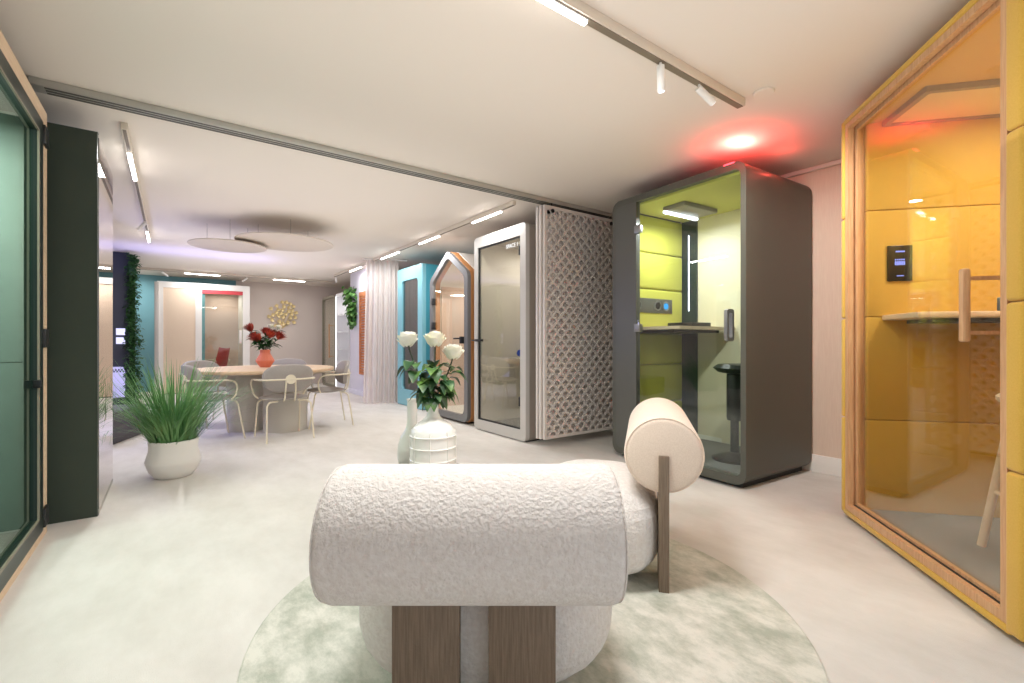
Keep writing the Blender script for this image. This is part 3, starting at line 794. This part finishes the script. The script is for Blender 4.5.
for k in range(260):
    t = rr.random(); z = -0.72*t; sp = 0.2*(1-t*0.75)
    p = (rr.uniform(-0.16, 0.0)*(1-0.5*t), rr.uniform(-sp, sp)-0.10*t, z+rr.uniform(-0.05, 0.06))
    az = rr.uniform(0, 6.28); leaf(bm, p, (math.cos(az)-0.6, math.sin(az), rr.uniform(-0.8, 0.2)), 0.095, 0.085, droop=0.3)
obj('leaves', bm, 'leaf_ivy', iv)
bm = BM(); tube(bm, [(0, 0, 0.05), (-0.05, 0, -0.2), (-0.05, -0.06, -0.8)], 0.006, 6); obj('vine_stem', bm, 'stem', iv)

su = thing('display_booth', 'white open display booth with shelves beside the hanging ivy', 'booth', (3.0, 9.93, 0))
W, H, D = 0.98, 2.13, 1.1
obj('shell', ring_x(BM(), rrect(0, W, 0.0, H, 0.02, 4), rrect(0.04, W-0.06, 0.05, H-0.05, 0.015, 4), 0, D), 'shelf_white', su)
obj('rear_panel', B(D-0.03, D-0.004, 0.03, W-0.03, 0.02, H-0.03), 'shelf_white', su)
for z in (0.5, 0.88, 1.26, 1.64): obj('shelf', B(0.03, D-0.031, 0.60, W-0.061, z, z+0.03), 'shelf_white', su)
obj('edge_light', B(-0.012, 0.0, W-0.06, W-0.015, 0.05, H-0.05), 'edge_light', su)
db = thing('acoustic_booth', 'taupe rounded booth with a long wooden door handle in the far corner', 'booth', (3.0, 10.97, 0))
W, H, D = 1.15, 2.13, 1.1
obj('front_frame', ring_x(BM(), rrect(0, W, 0.0, H, 0.14, 8), rrect(0.05, W-0.05, 0.05, H-0.05, 0.1, 8), 0, 0.07), 'grey_trim', db)
obj('shell', ring_x(BM(), rrect(0, W, 0.0, H, 0.14, 8), rrect(0.05, W-0.05, 0.05, H-0.05, 0.1, 8), 0.07, D), 'beige_inner', db)
obj('rear_panel', poly_x(BM(), rrect(0.03, W-0.03, 0.02, H-0.02, 0.1, 8), D-0.03, D-0.004), 'beige_inner', db)
dr = obj('door', poly_x(BM(), rrect(0.045, W-0.045, 0.045, H-0.045, 0.1, 8), 0.02, 0.028), 'glass_warm', db)
bm = B(-0.06, -0.035, 0.30, 0.335, 0.68, 1.47, 0.006)
for z in (0.72, 1.43): box(bm, -0.05, 0.021, 0.31, 0.325, z-0.01, z+0.01)
obj('pull_handle', bm, 'oak', dr)

# ------------------------------------------------------------------ white booth at the back
wb = thing('meeting_booth', 'white framed meeting booth with pale wood wall and glass door at the back', 'booth', (1.37, 11.6, 0), PI/2)
W, H, D = 1.61, 2.26, 0.93
# local x runs into the booth (away from the camera), local y runs left
f = BM()
box(f, 0, D, 0, 0.13, 0, H); box(f, 0, D, W-0.10, W, 0, H); box(f, 0, D, 0.13, W-0.10, H-0.12, H); box(f, 0, 0.06, 0.87, 0.98, 0, H-0.12)
obj('frame', f, 'white', wb)
obj('post', B(-0.05, 0.0, W-0.03, W+0.04, 0, H-0.02, 0.004), 'grey_frame', wb)
obj('wood_panel', B(0.012, 0.05, 0.98, W-0.10, 0.02, H-0.121), 'oak_h', wb)
obj('rear_panel', B(D-0.04, D-0.002, 0.13, W-0.1, 0, H-0.12), 'rose_beige', wb)
obj('floor_pad', B(0.06, D-0.041, 0.13, W-0.1, 0.0, 0.02), 'grey_carpet', wb)
obj('ceiling_lamp', B(0.3, 0.6, 0.3, 0.7, H-0.14, H-0.121), 'white', wb)
dr = obj('door', poly_x(BM(), [(0.13, 0.02), (0.87, 0.02), (0.87, H-0.20), (0.13, H-0.20)], 0.02, 0.028), 'glass', wb)
obj('door_band', B(0.01, 0.04, 0.13, 0.87, H-0.20, H-0.121), 'red_band', dr)
obj('door_handle', B(-0.03, 0.02, 0.155, 0.20, 1.02, 1.30, 0.006), 'white', dr)
obj('teal_edge', B(0.032, 0.06, 0.815, 0.868, 0.02, H-0.2), 'wall_teal', wb)
rc = thing('red_chair', 'red shell chair with a pale arm frame inside the white booth', 'chair', (0.75, 12.05, 0.02), math.radians(48))
bm = BM(); prev = None
for k in range(9):
    t = k/8
    if t < 0.5: y, z, w_ = 0.22-t*0.8, 0.44-0.02*math.sin(t*6), 0.2
    else: y, z, w_ = -0.18-(t-0.5)*0.22, 0.44+(t-0.5)*0.9, 0.2-0.03*(t-0.5)*2
    row = [bm.verts.new((x*w_, y+0.05*x*x, z+0.03*x*x)) for x in (-1, -0.5, 0, 0.5, 1)]
    if prev:
        for i in range(4): bm.faces.new((prev[i], prev[i+1], row[i+1], row[i]))
    prev = row
bmesh.ops.solidify(bm, geom=bm.faces[:], thickness=0.012)
obj('seat_shell', bm, 'red_chair', rc, 60)
for s_ in (-1, 1):
    obj('armrest', tube(BM(), spline([(s_*0.22, 0.2, 0.43), (s_*0.23, 0.2, 0.62), (s_*0.23, 0.17, 0.65), (s_*0.23, -0.15, 0.65), (s_*0.2, -0.2, 0.6)]), 0.01, 8), 'cream_metal', rc)
    for y in (-0.18, 0.2): obj('leg', tube(BM(), [(s_*0.18, y*0.8, 0.43), (s_*0.22, y, 0.0)], 0.01, 8), 'cream_metal', rc)

# ------------------------------------------------------------------ gold wall sculpture
ga = thing('wall_sculpture', 'gold metal sculpture of clustered small blossoms on the back wall', 'wall art', (2.19, YB-0.001, 1.72))
bm = BM(); bs = BM(); rr = random.Random(12)
cs = []
while len(cs) < 30:
    x, z = rr.uniform(-0.31, 0.31), rr.uniform(-0.28, 0.32)
    if (x/0.31)**2+(z/0.33)**2 < 1 and all((x-a)**2+(z-b)**2 > 0.0068 for a, b in cs): cs.append((x, z))
for x, z in cs:
    tube(bs, spline([(0.0, -0.012, -0.33), (x*0.4, -0.02, -0.2+z*0.3), (x, -0.03, z)], 4), 0.003, 5)
    for k in range(6):
        a = k*PI/3+rr.random()
        leaf(bm, (x, -0.034, z), (math.cos(a), -0.25, math.sin(a)), 0.055, 0.045, up=Vector((0, -1, 0)), droop=0.0)
obj('blossoms', bm, 'gold', ga); obj('wire_stems', bs, 'gold', ga)
bm = BM(); tube(bm, [(0, -0.012, -0.36), (0, -0.012, -0.2)], 0.006, 6); box(bm, -0.02, 0.02, -0.012, 0, -0.22, -0.18); obj('main_stem', bm, 'gold', ga)

# ------------------------------------------------------------------ yellow booth
ya = math.atan2(-0.744, 0.667)
yb = thing('acoustic_booth', 'large yellow padded booth with oak door frame at the right edge', 'booth', (2.375, 0.313, 0), ya)
LY, HY, DY = 1.185, 2.375, 1.15
# yellow padded near end wall, seams between cushions; local y=0 is the near corner
for a, b in ((0.03, 0.60), (0.60, 1.19), (1.19, 1.785), (1.785, HY)):
    obj('end_cushion', B(-0.004, DY, -0.075, 0.0, a+0.001, b-0.001, 0.016, 4), 'yellow', yb)
    obj('far_end_cushion', B(0.0, DY, LY-0.012, LY+0.03, a+0.002, b-0.002, 0.012, 3), 'yellow', yb)
obj('roof', B(-0.002, DY, -0.02, LY, HY-0.03, HY, 0.01, 2), 'yellow', yb)
obj('base_edge', B(-0.002, DY, -0.02, LY, 0.025, 0.055, 0.01, 2), 'yellow', yb)
obj('plinth', B(0.05, DY-0.04, -0.02, LY-0.03, 0, 0.03), 'black', yb)
fo, fi = rrect(0.0, LY-0.012, 0.055, HY-0.03, 0.004, 3), rrect(0.03, LY-0.045, 0.09, HY-0.062, 0.003, 3)
obj('door_frame', ring_x(BM(), fo, fi, 0.006, 0.035), 'oak', yb)
obj('door_jamb', ring_x(BM(), rrect(0.002, LY-0.014, 0.057, HY-0.032, 0.004, 3), rrect(0.022, LY-0.036, 0.08, HY-0.055, 0.003, 3), 0.036, 0.095), 'oak', yb)
obj('door_seal', B(0.036, 0.046, 0.03, LY-0.05, 0.08, 0.092), 'black', yb)
dr = obj('door', poly_x(BM(), [(0.022, 0.08), (LY-0.036, 0.08), (LY-0.036, HY-0.055), (0.022, HY-0.055)], 0.052, 0.060), 'glass_warm', yb)
obj('door_stile', ring_x(BM(), rrect(0.022, LY-0.036, 0.08, HY-0.055, 0.003, 3), rrect(0.05, LY-0.06, 0.105, HY-0.08, 0.003, 3), 0.047, 0.065), 'oak', yb)
hd = BM(); box(hd, -0.066, -0.038, 0.096, 0.124, 1.05, 1.327, 0.008)
obj('pull_bar', hd, 'oak', dr)
for z in (1.085, 1.29): obj('handle_arm', B(-0.04, 0.085, 0.103, 0.117, z-0.007, z+0.007), 'oak', dr)
obj('inner_bar', B(0.075, 0.10, 0.096, 0.124, 1.05, 1.327, 0.008), 'oak', dr)
obj('lock_clamp', B(0.042, 0.07, 0.05, 0.10, 1.165, 1.215, 0.003), 'steel', dr)
# inside
for a, b in ((0.06, 0.595), (0.595, 1.195), (1.195, 1.815), (1.815, HY-0.031)):
    obj('inner_cushion', B(0.098, DY-0.03, LY-0.055, LY-0.013, a+0.001, b-0.001, 0.007, 3), 'yellow', yb)
    obj('rear_cushion', B(DY-0.06, DY-0.002, 0.0, LY-0.056, a+0.001, b-0.001, 0.007, 3), 'yellow', yb)
obj('floor_pad', B(0.098, DY-0.061, 0.0, LY-0.056, 0.056, 0.075), 'grey_carpet', yb)
obj('ceiling_pad', B(0.098, DY-0.061, 0.0, LY-0.056, HY-0.05, HY-0.031), 'yellow', yb)
cp = obj('ceiling_panel', B(0.20, DY-0.10, 0.755, LY-0.085, HY-0.072, HY-0.051, 0.004), 'beige_panel', yb)
f = ring_x(BM(), rrect(0.73, LY-0.058, -(DY-0.07), -0.172, 0.01, 2), rrect(0.756, LY-0.086, -(DY-0.1), -0.2, 0.01, 2), HY-0.08, HY-0.051)
bmesh.ops.transform(f, matrix=Matrix(((0, 0, -1, 0), (0, 1, 0, 0), (1, 0, 0, 0), (0, 0, 0, 1))), verts=f.verts)
obj('panel_trim', f, 'grey_trim', cp)
dk = obj('desk', B(0.175, DY-0.061, 0.80, LY-0.056, 1.175, 1.205, 0.006), 'oak_h', yb)
obj('desk_bracket', B(0.30, DY-0.10, 0.90, LY-0.057, 1.155, 1.1745), 'black', dk)
sp = obj('control_screen', B(0.20, 0.325, LY-0.067, LY-0.056, 1.40, 1.605, 0.003), 'screen', yb)
bm = BM()
Y0, Y1 = LY-0.0685, LY-0.067
box(bm, 0.24, 0.285, Y0, Y1, 1.566, 1.574)
for k in range(5): box(bm, 0.236+k*0.0105, 0.244+k*0.0105, Y0, Y1, 1.492, 1.514); box(bm, 0.236+k*0.0105, 0.2425+k*0.0105, Y0, Y1, 1.519, 1.527)
box(bm, 0.245, 0.28, Y0, Y1, 1.428, 1.433)
obj('screen_readout', bm, 'screen_text', sp)
lc = Vector((2.375, 0.313, 0.0751))
def ywld(x, y): return (2.375+math.cos(ya)*x-math.sin(ya)*y, 0.313+math.sin(ya)*x+math.cos(ya)*y)
sx, sy = ywld(0.53, 0.53)
st = thing('wooden_stool', 'pale wooden stool with splayed legs inside the yellow booth', 'stool', (sx, sy, 0.0755), ya)
obj('seat', lathe(BM(), [(0.16, 0.70), (0.17, 0.71), (0.17, 0.725), (0.16, 0.735)], 36), 'oak_h', st)
for k in range(4):
    a = PI/4+k*PI/2
    obj('leg', tube(BM(), [(0.22*math.cos(a), 0.22*math.sin(a), 0), (0.11*math.cos(a), 0.11*math.sin(a), 0.705)], 0.017, 12), 'ply', st)
bm = BM()
for k in range(4):
    a, b = PI/4+k*PI/2, PI/4+(k+1)*PI/2; q = 0.178
    tube(bm, [(q*math.cos(a), q*math.sin(a), 0.27), (q*math.cos(b), q*math.sin(b), 0.27)], 0.01, 8)
obj('foot_rail', bm, 'ply', st)

# ------------------------------------------------------------------ left green-glass booth and dark booth
ba = thing('glass_booth', 'green-tinted glass booth with black frame and birch edge at the left margin', 'booth', (-0.56, 3.61, 0), PI)
L = 2.0; H = 2.31; D = 1.3
# local x into the booth (-X world), local y toward the camera
obj('birch_edge', ring_x(BM(), rrect(0, L, 0.0, H, 0.004, 2), rrect(0.115, L-0.07, 0.045, H-0.085, 0.004, 2), 0.0, 0.06), 'ply', ba)
obj('black_frame', ring_x(BM(), rrect(0.115, L-0.07, 0.045, H-0.085, 0.004, 2), rrect(0.225, L-0.16, 0.13, H-0.165, 0.004, 2), -0.004, 0.05), 'black_green_frame', ba)
obj('brass_edge', ring_x(BM(), rrect(0.22, L-0.155, 0.125, H-0.16, 0.004, 2), rrect(0.231, L-0.167, 0.137, H-0.172, 0.004, 2), -0.008, 0.0), 'grey_trim', ba)
dr = obj('door', poly_x(BM(), [(0.18, 0.125), (L-0.155, 0.125), (L-0.155, H-0.16), (0.18, H-0.16)], 0.015, 0.023), 'glass_green', ba)
for z in (0.11, 1.07, 2.16): obj('hinge', B(-0.014, 0.02, 0.03, 0.125, z-0.05, z+0.05, 0.003), 'black', dr)
obj('lock', B(-0.02, 0.014, 0.236, 0.252, 0.815, 0.855, 0.003), 'dark_metal', dr)
obj('shell', ring_x(BM(), rrect(0, L, 0.0, H, 0.004, 2), rrect(0.05, L-0.05, 0.05, H-0.05, 0.004, 2), 0.06, D), 'green_black', ba)
obj('rear_panel', B(D-0.03, D-0.001, 0.051, L-0.051, 0.051, H-0.051), 'sage', ba)
obj('end_lining', B(0.065, D-0.031, 0.051, 0.07, 0.051, 0.94), 'sage', ba)
obj('end_lining', B(0.065, D-0.031, 0.051, 0.07, 0.945, H-0.051), 'sage', ba)

dk = thing('dark_booth', 'tall green-black booth end panel with a mirror-like glass side', 'booth', (-0.36, 3.75, 0), PI)
# local x = -X world, local y = -Y world
L, H, D = 0.86, 2.315, 1.2
obj('end_panel', B(0.004, D, 0, -0.04, 0, H, 0.003), 'green_black', dk)
obj('shell', B(0.03, D, -0.041, -L, 0.012, H-0.012), 'green_black', dk)
obj('side_glass', B(0.0, 0.012, -0.041, -L, 0.03, H-0.02), 'glass_mirror', dk)
obj('glass_shoe', B(0.0, 0.03, -0.041, -L, 0.0, 0.03), 'rail', dk)

# ------------------------------------------------------------------ navy wall, vine, bench
nw = obj('navy_booth', B(-1.6, -0.55, 9.6, 10.3, 0.0, CEIL-0.002, 0.004), 'navy'); tag(nw, 'dark navy booth wall lit blue behind the grass plant', 'booth')
for z, lb in ((1.02, 'lower lilac square sign on the navy wall'), (1.16, 'upper lilac square sign on the navy wall')):
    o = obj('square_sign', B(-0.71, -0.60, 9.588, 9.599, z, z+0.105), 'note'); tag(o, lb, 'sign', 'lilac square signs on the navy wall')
ps = thing('display_board', 'lilac patterned board standing against the navy wall', 'board', (-0.72, 9.57, 0.0))
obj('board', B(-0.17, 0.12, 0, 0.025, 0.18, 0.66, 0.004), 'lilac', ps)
obj('stand', B(-0.10, 0.05, -0.02, 0.028, 0.0, 0.181), 'navy', ps)
bm = BM()
for k in range(7):
    box(bm, -0.15+k*0.037, -0.13+k*0.037, -0.003, 0.0, 0.60, 0.625); box(bm, -0.132+k*0.037, -0.112+k*0.037, -0.003, 0.0, 0.575, 0.6)
obj('zigzag_print', bm, 'navy', ps)
vn = thing('climbing_vine', 'tall narrow column of dark green climbing foliage beside the navy wall', 'plant', (-0.505, 9.50, 0))
bm = BM(); rr = random.Random(8)
for k in range(1100):
    z = rr.uniform(0.0, 2.42); w_ = 0.065 if z > 1.3 else 0.065+0.09*rr.random()*(1-abs(z-0.9)/0.9 if z < 1.8 else 0)
    az = rr.uniform(0, 6.28)
    p = (w_*rr.uniform(-0.75, 1.0), rr.uniform(-0.12, 0.03), z)
    leaf(bm, p, (math.cos(az), math.sin(az)-0.3, rr.uniform(-0.4, 0.5)), rr.uniform(0.05, 0.09), 0.045, droop=0.3)
obj('leaves', bm, 'leaf_dark', vn)
obj('core', B(-0.035, 0.035, -0.06, 0.03, 0, 2.41), 'leaf_dark', vn)
bn = thing('low_bench', 'low dark grey upholstered bench behind the potted grass', 'bench', (-0.48, 6.25, 0), math.radians(-20))
obj('seat_block', B(-0.9, 0, 0, 0.72, 0.0, 0.33, 0.015), 'bench', bn)

# ------------------------------------------------------------------ lights
def area(name, loc, size, energy, color=(1, 0.96, 0.92), rot=(0, 0, 0), size_y=None, spread=None):
    ld = bpy.data.lights.new(name, 'AREA'); ld.energy = energy; ld.color = color
    ld.shape = 'RECTANGLE'; ld.size = size; ld.size_y = size_y or size
    if spread: ld.spread = spread
    o = bpy.data.objects.new(name, ld); COL.objects.link(o); o.location = loc; o.rotation_euler = rot; return o
def point(name, loc, energy, color, r=0.05):
    ld = bpy.data.lights.new(name, 'POINT'); ld.energy = energy; ld.color = color; ld.shadow_soft_size = r
    o = bpy.data.objects.new(name, ld); COL.objects.link(o); o.location = loc; return o
area('red_glow_light', (3.27, 1.74, CEIL-0.10), 0.16, 8.5, (1.0, 0.045, 0.04), rot=(PI, 0, 0), size_y=0.05)
point('red_side_light', (3.66, 1.62, CEIL-0.11), 0.6, (1.0, 0.08, 0.06), 0.015)
area('blue_ceiling_light', (0.3, 9.0, 2.1), 2.2, 6, (0.34, 0.34, 1.0), rot=(PI, 0, 0), size_y=0.8)
area('blue_wash_light', (-1.0, 7.4, 1.6), 0.6, 20, (0.40, 0.46, 1.0), rot=(math.radians(60), 0, math.radians(-90-20)), size_y=0.6)
area('charcoal_booth_light', (3.255+0.42, 1.69+0.80, 2.16), 0.40, 11, (0.95, 0.98, 1.0), size_y=0.06)
yx, yy = ywld(0.65, 0.4)
area('yellow_booth_light', (yx, yy, HY-0.09), 0.4, 16, (1, 0.96, 0.9), rot=(0, 0, ya), size_y=0.6)
area('glass_booth_light', (-1.1, 3.0, 2.2), 0.5, 48)
area('grey_booth_light', (3.6, 4.35, 2.2), 0.3, 5.5)
area('house_booth_light', (3.6, 5.6, 1.9), 0.3, 6)
area('white_booth_light', (0.9, 12.1, 2.1), 0.4, 4)
area('display_booth_light', (3.5, 10.4, 2.05), 0.3, 3)
area('rear_corner_fill', (-0.7, 11.9, 2.4), 0.4, 10)  # added fill without a fixture, brightens the teal back wall
UP = (PI, 0, 0)  # unseen upward fill panels, added to brighten the ceiling
area('ceiling_fill_near', (1.1, 0.9, 1.75), 3.0, 12, (1, 0.965, 0.94), rot=UP, size_y=3.4)
area('ceiling_fill_middle', (1.1, 4.9, 1.75), 2.6, 12, (1, 0.98, 0.96), rot=UP, size_y=3.6)
area('ceiling_fill_far', (1.1, 9.0, 1.75), 2.6, 14, (1, 0.985, 0.99), rot=UP, size_y=3.4)
# world ambient added as fill, entering where the wall behind the camera is omitted

def spotlamp(name, loc, tgt, energy, ang=60, color=(1, 0.95, 0.9)):
    ld = bpy.data.lights.new(name, 'SPOT'); ld.energy = energy; ld.color = color; ld.spot_size = math.radians(ang); ld.spot_blend = 0.9; ld.shadow_soft_size = 0.02
    o = bpy.data.objects.new(name, ld); COL.objects.link(o); o.location = loc
    o.rotation_euler = (Vector(tgt)-Vector(loc)).to_track_quat('-Z', 'Y').to_euler()
spotlamp('wall_spot', (2.42, 1.40, 2.30), (4.2, 1.5, 1.15), 70, 85)
w = bpy.data.worlds.new('room_ambient'); sc.world = w; w.use_nodes = True
bg = w.node_tree.nodes['Background']; bg.inputs['Color'].default_value = (0.84, 0.92, 1.0, 1); bg.inputs['Strength'].default_value = 0.85

# ------------------------------------------------------------------ camera
cam = bpy.data.cameras.new('camera'); co = bpy.data.objects.new('camera', cam); COL.objects.link(co)
cam.sensor_width = 36; cam.lens = 468*36/1024; cam.clip_start = 0.02
cam.shift_y = 0.0005
co.location = (0, 0, 1.05); co.rotation_euler = (math.radians(90), 0, math.radians(-36.0))
sc.camera = co
sc.view_settings.view_transform = 'Standard'; sc.view_settings.look = 'None'
sc.view_settings.exposure = 0.3
sc.cycles.use_denoising = True
sc.cycles.max_bounces = 10; sc.cycles.diffuse_bounces = 6; sc.cycles.transparent_max_bounces = 24
sc.cycles.sample_clamp_indirect = 6
